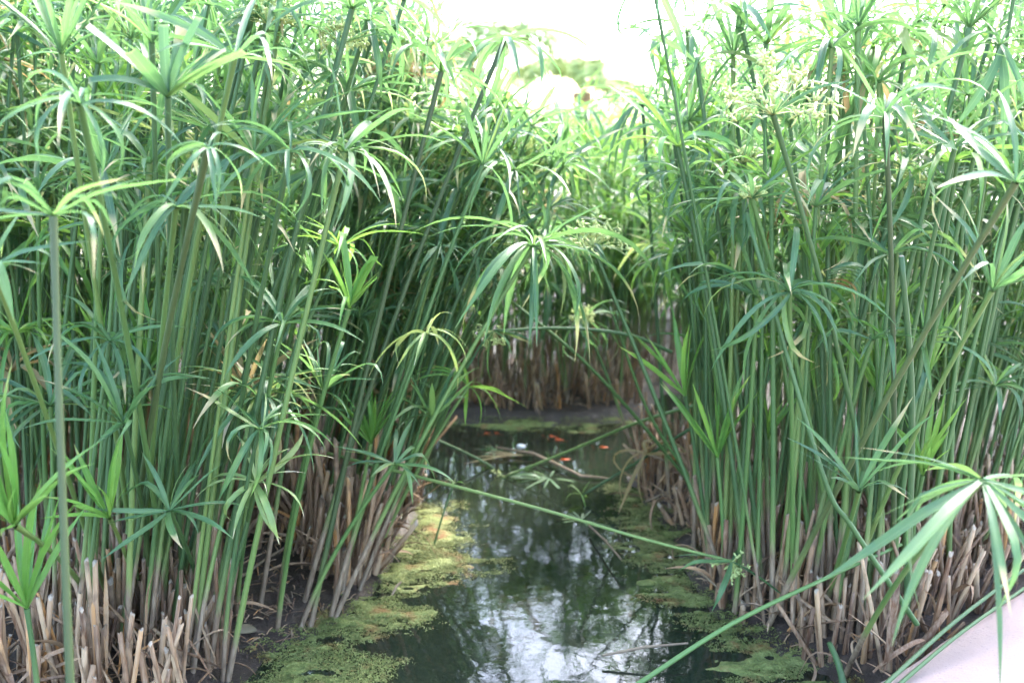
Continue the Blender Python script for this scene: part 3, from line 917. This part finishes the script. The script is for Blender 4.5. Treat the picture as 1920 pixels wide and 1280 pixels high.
def blocked(zone, px, py):
    if 790 < px < 1215 and py < 205 and zone not in ('B',):
        return True
    if zone in ('L1', 'R1', 'L3') and 800 < px < 1270 and 560 < py < 1280:
        return True
    if zone == 'R1' and px < 1230:
        return True
    if zone == 'L1' and px > 1010:
        return True
    if zone in ('R2', 'R1') and py < 45 and 1180 < px < 1700 and random.random() < 0.75:
        return True
    return False


def grow(zone, n_thing, n_stuff):
    P = sample(zone, n_thing + n_stuff, nr, {'L1': 1.98, 'R1': 2.02}.get(zone))
    items = []
    for x, y in P:
        for _ in range(5):
            h, lean, ly = zone_stalk(zone, x, y, fr_)
            hub = np.array((x + lean * h, y + ly * h, h + 0.03))
            px, py = in_view_gap(hub)
            if not blocked(zone, px, py):
                items.append((y, x, h, lean, ly, px, py))
                break
    items.sort()
    seen = 0
    for q, (y, x, h, lean, ly, px, py) in enumerate(items):
        st, mat = pick_style(fr_, 0.07 if zone in ('L1', 'R1') else 0.03)
        if zone in ('I', 'B', 'C') and fr_.random() < 0.6:
            mat = 'young'  # brighter leaf colour stands in for light on the island and far stands
        if st == 'young':
            h = min(h, fr_.uniform(0.35, 0.9))
            hub_z = h
        L = fr_.uniform(0.17, 0.28) if st != 'young' else fr_.uniform(.14, .2)
        if seen < n_thing and -60 < px < 1980 and -120 < py < 1300:
            seen += 1
            bz = zl(x, y)
            hub = (x + lean * h, y + ly * h, bz + h)
            qx, qy = in_view_gap(np.array(hub))
            lab = '%s stalk %s %s' % ({'young': 'young', 'pale': 'pale', 'dryleaf': 'withered'}.get(mat, 'green'), PHR[st].replace('young ', ''), where(qx, qy))
            FILL.append((lab, qy)); OBJ_ = make_stalk((x, y, bz - 0.02), hub, st, L, fr_.randint(13, 18), lab, fr_, mat, rad=fr_.uniform(.0044, .0066), sep=(seen < n_thing * 0.6), thin=2)
            FILL[-1] = FILL[-1] + (OBJ_,)
        else:
            stuff_stalk(x, y, h, lean, ly, fr_, st, mat, L, fr_.randint(12, 17), fr_.uniform(.0033, .0050))


grow('L1', 100, 520)
grow('R1', 90, 430)
for z_, n_ in (('L2', 620), ('L3', 110), ('R2', 380), ('I', 300), ('C', 230), ('B', 420)):
    grow(z_, 0, n_)
# stalks rooted at the water's edge that lean out over the channel from both sides
TIPS = [((560, 800), (840, 1010), (690, 1075), (40, 570), 38, 78), ((1290, 1400), (850, 1080), (1225, 1420), (130, 520), 10, 18)]
for (bx0, bx1), (by0, by1), (hx0, hx1), (hy0, hy1), nth, nst in TIPS:
    made = 0
    for _ in range(900):
        if made >= nth + nst:
            break
        b_ = gnd(fr_.uniform(bx0, bx1), fr_.uniform(by0, by1))
        if pdist(b_[None, :2], POND)[0] < 0.01 or pdist(b_[None, :2], MUD)[0] < 0:
            continue
        hx_, hy_ = fr_.uniform(hx0, hx1), fr_.uniform(hy0, hy1)
        if hx_ > 850 and hx_ < 1215 and hy_ < 215 - (1075 - hx_) * .2 + 20:
            continue
        hub = at(hx_, hy_, b_[1] + fr_.uniform(-.12, .15))
        lean = (hub[0] - b_[0]) / hub[2]
        if not (-.30 < lean < .62) or (hx_ < 1100 and lean < .1):
            continue
        st, mat = pick_style(fr_, 0.0)
        L = fr_.uniform(.17, .26)
        if made < nth:
            lab = '%s leaning stalk %s %s' % ({'young': 'young', 'pale': 'pale', 'dryleaf': 'withered'}.get(mat, 'green'), PHR[st], where(hx_, hy_))
            FILL.append((lab, hy_)); OBJ_ = make_stalk((b_[0], b_[1], zl(b_[0], b_[1]) - .02), hub, st, L, fr_.randint(12, 17), lab, fr_, mat, rad=fr_.uniform(.0042, .0058), thin=2)
            FILL[-1] = FILL[-1] + (OBJ_,)
        else:
            stuff_stalk(b_[0], b_[1], hub[2] - .03, lean, (hub[1] - b_[1]) / hub[2], fr_, st, mat, L, fr_.randint(12, 16), fr_.uniform(.0036, .0055))
        made += 1
# look-alikes beside the same landmark are told apart by how high their umbels stand
for lab in {f[0] for f in FILL}:
    same = sorted([f for f in FILL if f[0] == lab], key=lambda f: f[1])
    words = {1: [''], 2: [', upper one', ', lower one'], 3: [', highest', ', middle', ', lowest']}.get(len(same), [', highest', ', second highest', ', third highest', ', fourth highest', ', fifth highest', ', sixth highest'])
    for q, f in enumerate(same):
        f[2]['label'] = lab + (words[q] if q < len(words) else ', lowest')
tag(obj('sedge_thicket', STUFF.mesh('sedge_thicket', [M['stem'], M['leaf'], M['young'], M['pale'], M['dryleaf']])), 'dense mass of further sedge stalks and leaves filling both banks and the island', 'sedge thicket', kind='stuff')

# ------------------------------------------------------------------ dry cut stubs
SB = {}


def stub_arrays(rng, h):
    k = 5
    bend = (rng.uniform(-.04, .04), rng.uniform(-.03, .03))
    path = np.array([(bend[0] * t * t * h, bend[1] * t * t * h, h * t) for t in np.linspace(0, 1, k)])
    r0 = rng.uniform(.0038, .0070)
    V, F, U = tube(path, r0 * np.array([1.1, 1.05, 1.0, .97, .95]), 7, 0.08)
    # ragged cut
    top = slice((k - 1) * 7, k * 7)
    tilt = rng.uniform(0, 6.28)
    V[top, 2] += r0 * (0.8 * np.cos(np.arange(7) * 0.9 + tilt) + np.array([rng.uniform(-.5, 1.2) for _ in range(7)]))
    c = V[top].mean(0) - (0, 0, r0 * 0.4)
    V2 = np.concatenate([V, [c]])
    ci = len(V)
    cap = [((k - 1) * 7 + q, (k - 1) * 7 + (q + 1) % 7, ci, ci) for q in range(7)]
    # a torn sheath wrapped round the foot
    sh = []
    hh = h * rng.uniform(.3, .75)
    a0 = rng.uniform(0, 6.28)
    for t in np.linspace(0, 1, 5):
        for q in range(3):
            a = a0 + (q - 1) * (0.9 - 0.5 * t)
            rr = r0 * (1.28 + 0.5 * t * t)
            sh.append((math.cos(a) * rr + bend[0] * (t * hh / h) ** 2 * h, math.sin(a) * rr + bend[1] * (t * hh / h) ** 2 * h, t * hh * (1.08 if q == 1 else 1)))
    sf = [(k2 * 3 + q, k2 * 3 + q + 1, k2 * 3 + q + 4, k2 * 3 + q + 3) for k2 in range(4) for q in range(2)]
    return V2, F, np.array(cap), np.array(sh), np.array(sf)


def stub_bag(arr, bag, off=(0, 0, 0), Rm=None, rnd=0.0):
    V, F, cap, sh, sf = arr
    Rm = np.eye(3) if Rm is None else np.array(Rm)
    V, sh = V @ Rm.T + off, sh @ Rm.T + off
    n0 = bag.n
    bag.add(V, F, 0, rnd=rnd)
    bag.F.append(cap + n0)
    bag.M.append(np.full(len(cap), 1))
    bag.add(sh, sf, 0, rnd=(rnd + 0.35) % 1)


sr = random.Random(5)
STUBS = []
for k in range(26):
    STUBS.append(stub_arrays(sr, sr.choice((sr.uniform(0.05, 0.16), sr.uniform(0.12, 0.30)))))
SMESH = []
for arr in STUBS:
    b = Bag()
    stub_bag(arr, b)
    SMESH.append(b.mesh('cut_stub', [M['stub'], M['pith']]))



STZ = {
    'left corner': (g2([(-40, 1400), (-40, 1090), (120, 1010), (330, 1010), (420, 1080), (440, 1180), (430, 1290), (330, 1400)]), 460, 100, 'brown cut stub in the crowd at the bottom left corner', 0.05),
    'left bundle': (g2([(420, 1050), (500, 1060), (560, 1125), (610, 1140), (680, 1100), (765, 1020), (800, 925), (775, 875), (600, 860), (440, 930)]), 720, 85, 'greyish cut stub in the packed bundle beside the left algae', 0.16),
    'right bank': (g2([(1290, 1000), (1315, 1080), (1345, 1145), (1400, 1180), (1480, 1232), (1600, 1275), (1640, 1330), (1720, 1270), (1960, 1100), (1960, 960), (1600, 930), (1300, 930)]), 560, 115, 'reddish brown cut stub in the crowd on the right bank', 0.02),
    'island': (g2([(640, 760), (720, 772), (830, 780), (960, 782), (1090, 780), (1195, 772), (1212, 745), (1212, 715), (640, 715)]), 420, 0, '', 0.0),
    'right inner': (g2([(1185, 897), (1230, 868), (1300, 840), (1330, 930), (1300, 1010), (1262, 990), (1215, 945)]), 110, 0, '', -0.05),
    'left back': (g2([(0, 1000), (420, 930), (640, 860), (500, 830), (0, 840)]), 260, 0, '', 0.1),
}
SREST = Bag()
for zn, (poly, total, nth, lab, lean) in STZ.items():
    lo, hi = poly.min(0), poly.max(0)
    P = nr.uniform(lo, hi, (total * 14, 2))
    P = P[vnoise(P[:, 0], P[:, 1], 0.13, 31) > -0.12]
    P = P[(pdist(P, poly) < 0) & ((pdist(P, MUD) > -.01) | (nr.random(len(P)) < .06)) & (pdist(P, POND) > -0.012) & (((P - LEDGE_P) @ LEDGE_N) < -0.02)][:total]
    P = P[np.argsort(P[:, 1])]
    for q, (x, y) in enumerate(P):
        k = sr.randrange(26)
        az = sr.uniform(0, 6.28)
        tx, ty = sr.gauss(lean, 0.12), sr.gauss(-0.03, 0.10)
        if sr.random() < 0.06:
            tx += sr.choice((-.5, .5))
        E = Matrix.Rotation(tx, 3, 'Y') @ Matrix.Rotation(-ty, 3, 'X') @ Matrix.Rotation(az, 3, 'Z')
        bz = zl(x, y) - 0.012
        s = sr.uniform(.85, 1.15) * (1.25 if zn == 'left bundle' else 1.0)
        if q < nth:
            o = obj('cut_stub', SMESH[k], None, (x, y, bz), E.to_euler(), (s, s, s))
            hh_ = STUBS[k][0][:, 2].max() * s
            sz = 'tall ' if hh_ > .24 else 'short ' if hh_ < .15 else 'middling '
            ln_ = ', tilted right' if tx > .14 else ', tilted left' if tx < -.06 else ', upright'
            tag(o, sz + lab + ln_, 'plant stub', 'dry cut stubs: ' + zn)
        else:
            stub_bag(STUBS[k], SREST, (x, y, bz), np.array(E) * s, sr.random())
tag(obj('stub_bed', SREST.mesh('stub_bed', [M['stub'], M['pith']])), 'mass of further dry cut stubs on the island and banks', 'plant stubs', kind='stuff')

# ------------------------------------------------------------------ fallen and leaning long stalks
LONG = [  # points (px,py,Y), radius, label, end whorl (style,Lpx,n,flower) at the LAST point
    ([(560, 835, 2.75), (700, 872, 2.55), (1000, 950, 2.40), (1200, 1008, 2.32), (1372, 1052, 2.25)], .0044, 'long fallen green stalk crossing the whole channel', ('fan', 120, 6, .06), 'leaf'),
    ([(1180, 1292, 1.83), (1370, 1170, 1.95), (1545, 1085, 2.08), (1690, 1020, 2.2)], .0052, 'thick green stalk lying low across the right bank algae', None, 'leaf'),
    ([(1318, 935, 3.0), (1200, 790, 2.95), (1090, 672, 2.9), (960, 565, 2.9)], .0052, 'straight leaning green stalk crossing in front of the island', None, 'leaf'),
    ([(1300, 905, 2.9), (1215, 770, 2.9), (1150, 590, 2.9)], .005, 'steeper leaning green stalk beside the crossing one', ('flat', 60, 6, 0), 'leaf'),
    ([(1330, 752, 3.1), (1200, 790, 3.15), (1080, 840, 3.3), (948, 893, 3.33)], .0052, 'pale green stalk dipping its flower head into the pond', ('fan', 100, 7, .07), 'leaf'),
    ([(1300, 800, 3.0), (1180, 875, 3.1), (1092, 928, 3.12)], .005, 'short pale stalk bent down to the water at the right bank', ('up', 60, 5, 0), 'young'),
    ([(1640, 1300, 1.70), (1790, 1165, 1.88), (1940, 1052, 2.05)], .0046, 'upper of the two green stalks lying along the concrete ledge', None, 'leaf'),
    ([(1665, 1300, 1.715), (1800, 1187, 1.86), (1945, 1085, 2.02)], .0043, 'lower of the two green stalks lying along the concrete ledge', None, 'leaf'),
    ([(640, 760, 3.4), (760, 800, 3.4), (900, 862, 3.45), (960, 905, 3.4)], .005, 'dark thin stalk slanting into the water behind the left clump', None, 'leaf'),
    ([(1260, 660, 2.8), (1180, 628, 2.8), (1060, 615, 2.8), (925, 620, 2.75)], .005, 'horizontal arched stalk whose hanging umbel ends before the island', ('fan', 110, 7, .07), 'leaf'),
    ([(500, 770, 2.6), (620, 765, 2.7), (760, 800, 2.9)], .005, 'bowed pale stalk low in the left thicket', None, 'leaf'),
    ([(815, 1018, 2.76), (832, 960, 2.78), (852, 905, 2.8)], .0028, 'thin green shoot rising from the left algae', ('flat', 26, 7, 0), 'young'),
    ([(1555, 1205, 2.0), (1572, 1245, 1.95), (1585, 1300, 1.9)][::-1], .0075, 'short green stalk cut off with a white end at the lower right', None, 'leaf'),
    ([(1720, 1170, 1.97), (1600, 990, 1.98), (1540, 880, 2.0), (1400, 400, 2.1)], .0056, 'long thin stalk leaning left through the right thicket', None, 'leaf'),
    ([(1700, 1150, 2.1), (1710, 760, 2.05), (1690, 480, 2.0)], .007, 'dark upright stalk in the middle of the right thicket', None, 'leaf'),
]
lr = random.Random(3)
for pts, rad, lab, end, mat in LONG:
    W = np.array([at(*p) for p in pts])
    # smooth resample (Catmull-Rom)
    E = np.vstack([2 * W[0] - W[1], W, 2 * W[-1] - W[-2]])
    path = []
    for k in range(len(W) - 1):
        p0, p1, p2, p3 = E[k:k + 4]
        for t in np.linspace(0, 1, 6, endpoint=False):
            path.append(0.5 * (2 * p1 + (p2 - p0) * t + (2 * p0 - 5 * p1 + 4 * p2 - p3) * t * t + (3 * p1 - p0 - 3 * p2 + p3) * t ** 3))
    path.append(W[-1])
    path = np.array(path)
    base = path[0].copy()
    V, F, U = tube(path - base, rad * np.linspace(1.1, .8, len(path)), 7, .1)
    n0 = len(V)
    V = np.concatenate([V, [path[-1] - base]])
    cap = np.array([(n0 - 7 + q, n0 - 7 + (q + 1) % 7, n0, n0) for q in range(7)])
    root = obj('fallen_stalk', None, loc=base)
    tag(root, lab, 'sedge stalk', 'fallen and leaning long stalks')
    F2 = [tuple(f) for f in F] + [tuple(f[:3]) for f in cap]
    me = mesh('stem', V, F2, [M['stem'], M['pith']], True, [0] * len(F) + [1] * 7, {'u': np.concatenate([U, [1]]) + 0.5, 'rnd': np.full(len(V), lr.random())})
    obj('stem', me, root)
    if end:
        st, Lp, n, fl = end
        T = path[-1] - path[-2]
        Lm = Lp * np.linalg.norm(path[-1] - np.array((0, 0, CAM_H))) / FPX
        for key, Rm, sc in whorl_spec(st, n, Lm, T * 0.4 + np.array((0, 0, .02)), lr, False, 1):
            obj('leaf', blade_mesh(key[0], key[1], mat), root, path[-1] - base, Rm.to_euler(), sc)
        if fl:
            b = Bag()
            flower_arrays(b, np.zeros(3), fl, lr, 18)
            o = obj('flower_head', b.mesh('flower_head', [M['flower']]), root, path[-1] - base, (R(150), 0, lr.uniform(0, 6)))
            o['kind'] = 'stuff'

# dried umbel hanging over the right bank
hub = at(1212, 850, 3.05)
make_stalk((hub[0] + 0.30, hub[1] + 0.05, 0.03), hub, 'droop', 0.21, 10, 'dried straw-coloured umbel drooping over the right bank of the channel', lr, 'dryleaf', rad=.005, stem_mat='straw', thin=2)

# ------------------------------------------------------------------ small things: folded leaf, fish, stones, straw, floating frond
bag = Bag()
fo = at(1590, 500, 2.05)
rootf = obj('folded_leaf', None, loc=fo)
tag(rootf, 'folded curled green leaf bundle with brown ends in the right thicket', 'leaf')
for q in range(7):
    b = blade(28 - q * 3, 80 + 5 * q, 1.4, 0.22, False, .15)
    b[:, 1] += (q - 3) * 0.012 * 4
    me = mesh('blade', b, LF, [M['leaf' if q < 5 else 'dryleaf']], True, None, {'u': LU, 'v': LV, 'rnd': np.full(len(LU), .3 + .03 * q)})
    obj('blade', me, rootf, (-0.035, 0.002 * q, -0.006 * q), (0.3 - 0.1 * q, 0, 0), (.085, .085, .085))


def fish_mesh():
    V, F = [], []
    ns, nc = 9, 8
    for k in range(ns):
        t = k / (ns - 1)
        r_ = 0.16 * math.sin(math.pi * min(1, (t * .92 + .06))) ** .8 + .01
        for c in range(nc):
            a = c * 2 * math.pi / nc
            V.append((t - .5, .55 * r_ * math.cos(a), r_ * math.sin(a)))
    for k in range(ns - 1):
        for c in range(nc):
            F.append((k * nc + c, k * nc + (c + 1) % nc, (k + 1) * nc + (c + 1) % nc, (k + 1) * nc + c))
    n = len(V)
    V += [(-.5, 0, 0), (-.80, .02, .20), (-.70, .0, .0), (-.80, .02, -.20), (.05, 0, .16), (-.2, 0, .26), (-.3, 0, .12), (.2, .07, -.05), (.05, .22, -.10), (.0, .08, -.05), (.2, -.07, -.05), (.05, -.22, -.10), (0, -.08, -.05)]
    F += [(n, n + 1, n + 2), (n, n + 2, n + 3), (n + 4, n + 5, n + 6), (n + 7, n + 8, n + 9), (n + 10, n + 11, n + 12), tuple(range(nc)), tuple(range((ns - 1) * nc, ns * nc))]
    return mesh('goldfish', V, F, [M['fish']])


FM = fish_mesh()
for px, py, ang, ln, lab in [(915, 812, 10, .055, 'leftmost goldfish of the pair below the island edge'), (934, 812, -5, .05, 'right goldfish of the left pair below the island edge'),
                             (1038, 818, -14, .06, 'orange goldfish just above another near the channel middle'), (1050, 824, -5, .065, 'orange goldfish just below another near the channel middle'),
                             (1133, 838, 0, .06, 'goldfish alone towards the right of the channel'), (1060, 861, 8, .065, 'lowest goldfish, beside the floating brown frond'),
                             (642, 795, 20, .05, 'goldfish glimpsed between the left stalks')]:
    g = gnd(px, py)
    tag(obj('goldfish', FM, None, (g[0], g[1], -0.006), (0, 0, R(ang)), (ln, ln, ln * .8)), lab, 'fish', 'goldfish in the pond')


def lump(name, size, mat, seed, squash=.5):
    import bmesh
    bm = bmesh.new()
    bmesh.ops.create_icosphere(bm, subdivisions=3, radius=1)
    rg = random.Random(seed)
    dirs = [Vector((rg.gauss(0, 1), rg.gauss(0, 1), rg.gauss(0, 1))).normalized() for _ in range(12)]
    cut = [rg.uniform(.6, .95) for _ in dirs]
    for v in bm.verts:
        for d, c in zip(dirs, cut):
            q = v.co.dot(d)
            if q > c:
                v.co -= d * (q - c)
        v.co += v.co.normalized() * .05 * float(vnoise(v.co.x * 3 + seed, v.co.y * 3 + v.co.z, .7, seed))
        v.co.z *= squash
        v.co *= size
    me = bpy.data.meshes.new(name)
    bm.to_mesh(me)
    bm.free()
    me.materials.append(M[mat])
    return me


for px, py, sz, rz, lab in [(458, 1182, .026, .3, 'larger flat yellowish stone on the mud by the left algae'), (412, 1192, .022, 1.1, 'smaller yellowish stone half hidden by the left stubs')]:
    g = gnd(px, py, .03)
    tag(obj('stone', lump('stone', sz, 'stone', int(px), .35), None, (g[0], g[1], .035), (0, .1, rz), (1.3, .8, 1)), lab, 'stone')
g = gnd(977, 840)
tag(obj('white_scrap', lump('white_scrap', .018, 'foam', 4, .6), None, (g[0], g[1], .006)), 'small white scrap floating near the brown frond', 'scrap')

# floating brown dead frond
root = obj('dead_frond', None, loc=gnd(1000, 862, .008))
tag(root, 'brown dead frond floating in the channel with a long stem', 'dead leaf')
b0 = gnd(1000, 862, .008)
path = np.array([gnd(930, 838, .014), gnd(1000, 850, .02), (gnd(1040, 868, .018)), gnd(1090, 892, .010), gnd(1150, 897, .008)]) - b0
V, F, U = tube(path, [.004, .006, .006, .005, .003], 6)
obj('stem', mesh('stem', V, F, [M['straw']]), root)
for q in range(6):
    o = obj('blade', blade_mesh('flat', q, 'dryleaf'), root, path[1] - (0.02 * q, 0, .008), (0, R(3), R(150 + 12 * q)), (.17, .22, .03))

# submerged pale whorls just under the surface
for px, py, L, lab in [(1030, 905, .2, 'sunken leaf whorl under the surface below the brown frond'), (1090, 985, .16, 'tangle of drowned leaves near the fallen stalk'), (930, 855, .15, 'green leaf whorl half sunk beside the white scrap')]:
    g = gnd(px, py, -.02)
    root = obj('sunken_whorl', None, loc=g)
    tag(root, lab, 'leaf whorl')
    for q in range(14):
        obj('leaf', blade_mesh('flat', lr.randrange(12), 'leaf'), root, (0, 0, 0.0195), (0, R(2.5), q * .45 + lr.uniform(-.15, .15)), (L * lr.uniform(.6, 1.1), L * .7, L * .12))

# dry straws lying about: larger ones one by one, the crumbs as litter
STRAW = [((1290, 1060), (1345, 1100), 'pale straw lying at the water edge under the fallen stalk'), ((440, 1090), (560, 1010), 'long pale straw slanting on the left mud'),
         ((1130, 1228), (1290, 1205), 'thin brown straw floating on the near water'), ((1105, 985), (1165, 1048), 'yellow straw floating by the right algae'),
         ((1210, 940), (1265, 922), 'reddish dry straw on the right mud'), ((510, 1100), (545, 1130), 'short orange straw on the left mud'),
         ((1590, 985), (1660, 1020), 'bleached straw caught among the right bank stubs'), ((735, 1115), (752, 1090), 'dark twig standing on the left algae')]
for (a_, b_, lab) in STRAW:
    z0 = .02 if 'float' in lab else .05
    if 'caught' in lab:
        z0 = .22
    p, q = gnd(*a_, z0), gnd(*b_, z0 + .02)
    V, F, _ = tube(np.array([p, p * .5 + q * .5 + (0, 0, .006), q]) - p, [.003, .0035, .0025], 5)
    tag(obj('straw', mesh('straw', V, F, [M['straw']]), None, p), lab, 'straw', 'loose dry straws')

LB = Bag()
for q in range(2000):
    zn = lr.choice(['L1', 'R1', 'mud', 'mud', 'I'])
    if zn == 'mud':
        c = gnd(lr.uniform(380, 700), lr.uniform(950, 1230)) if lr.random() < .6 else gnd(lr.uniform(1200, 1330), lr.uniform(930, 1120))
        x, y = c[0], c[1]
    else:
        s_ = ZONES[zn]
        x, y = lr.uniform(s_[:, 0].min(), s_[:, 0].max()), lr.uniform(s_[:, 1].min(), min(s_[:, 1].max(), 4.8))
    if pdist(np.array([[x, y]]), POND)[0] < 0.01 or (np.array((x, y)) - LEDGE_P) @ LEDGE_N > -.02:
        continue
    z = zl(x, y) + .004
    a, l = lr.uniform(0, 3.14), lr.uniform(.008, .03) if lr.random() < .8 else lr.uniform(.03, .09)
    d = np.array((math.cos(a) * l, math.sin(a) * l, lr.uniform(-.005, .02)))
    p = np.array((x, y, z))
    V, F, _ = tube(np.array([p - d / 2, p + (0, 0, .003), p + d / 2]), lr.uniform(.0006, .002), 4)
    LB.add(V, F, 0 if lr.random() < .85 else 1, rnd=lr.random())
# dead sheaths and withered blades tangled between the stubs
for zn, (poly, total, nth, lab, lean) in STZ.items():
    P = nr.uniform(poly.min(0), poly.max(0), (total * 10, 2))
    P = P[(pdist(P, poly) < 0) & (pdist(P, POND) > 0) & (pdist(P, MUD) > 0) & (((P - LEDGE_P) @ LEDGE_N) < -0.03)][:int(total * .9)]
    for x, y in P:
        l = lr.uniform(.06, .24)
        key = (lr.choice(('up', 'arch', 'young', 'flat', 'up')), lr.randrange(12))
        Rm = Matrix.Rotation(lr.uniform(0, 6.28), 3, 'Z') @ Matrix.Rotation(lr.gauss(-.1, .3), 3, 'Y') @ Matrix.Rotation(lr.gauss(0, .5), 3, 'X')
        VV = (BL[key] * np.array((l, l * lr.uniform(.4, 1.0), l))) @ np.array(Rm).T + (x, y, zl(x, y) - .005 + lr.uniform(0, .06))
        LB.add(VV, LF, 2, rnd=lr.random())
tag(obj('litter', LB.mesh('litter', [M['stub'], M['straw'], M['stub']])), 'scattered dry plant crumbs and straw bits on the mud', 'litter', kind='stuff')


# ------------------------------------------------------------------ palms in the bright yard behind
def frond(L, e0, droop, seed):
    rg = random.Random(seed)
    b = Bag()
    k = 22
    th = np.radians(e0 - droop * np.linspace(0, 1, k) ** 1.1)
    x = np.concatenate([[0], np.cumsum(np.cos(th[1:]) / (k - 1))]) * L
    z = np.concatenate([[0], np.cumsum(np.sin(th[1:]) / (k - 1))]) * L
    path = np.stack([x, 0 * x, z], 1)
    V, F, U = tube(path, np.linspace(.022, .004, k) * L / 2, 4)
    b.add(V, F, 0, u=0.3, v=0.0, rnd=.4)
    for i_ in range(2 * k + 20):
        t = .12 + .88 * i_ / (2 * k + 19)
        f = t * (k - 1)
        q = min(int(f), k - 2)
        p = path[q] + (path[q + 1] - path[q]) * (f - q)
        tg = th[q]
        ll = L * .30 * math.sin(math.pi * (0.12 + .80 * t)) ** .7
        for s in (-1, 1):
            VV = BL['flat', rg.randrange(12)] * np.array((ll, ll * 1.1, ll * .8))
            Rm = Matrix.Rotation(-tg, 3, 'Y') @ Matrix.Rotation(s * R(rg.uniform(52, 66)), 3, 'Z') @ Matrix.Rotation(R(rg.uniform(15, 40)), 3, 'Y')
            b.add(VV @ np.array(Rm).T + p, LF, 0, u=LU * .8, v=LV, rnd=rg.random())
    return b.mesh('frond', [M['palm']])


FR = [frond(1.3, 62, 125, 1), frond(1.15, 40, 110, 2), frond(1.4, 72, 135, 3)]
for px, Yd, hz, nf, lab in [(890, 11.0, 1.85, 8, 'blurred palm with arching fronds left in the bright gap'), (1085, 12.5, 1.65, 8, 'blurred palm with arching fronds right in the bright gap'), (1940, 10.0, 1.4, 12, 'pale palm glimpsed behind the top right corner')]:
    x = (px - 960) / FPX * Yd / .98
    root = obj('palm_tree', None, loc=(x, Yd, 0))
    tag(root, lab, 'palm tree', 'palms behind the pond')
    V, F, _ = tube(np.array([(0, 0, -.05), (.02, 0, hz * .5), (0, 0, hz)]), [.16, .13, .12], 10)
    obj('trunk', mesh('trunk', V, F, [M['bark']]), root)
    for q in range(nf):
        obj('frond', FR[q % 3], root, (0, 0, hz), (0, 0, q * 2.4 + (0.2 if px < 1000 else 2.9)), None)
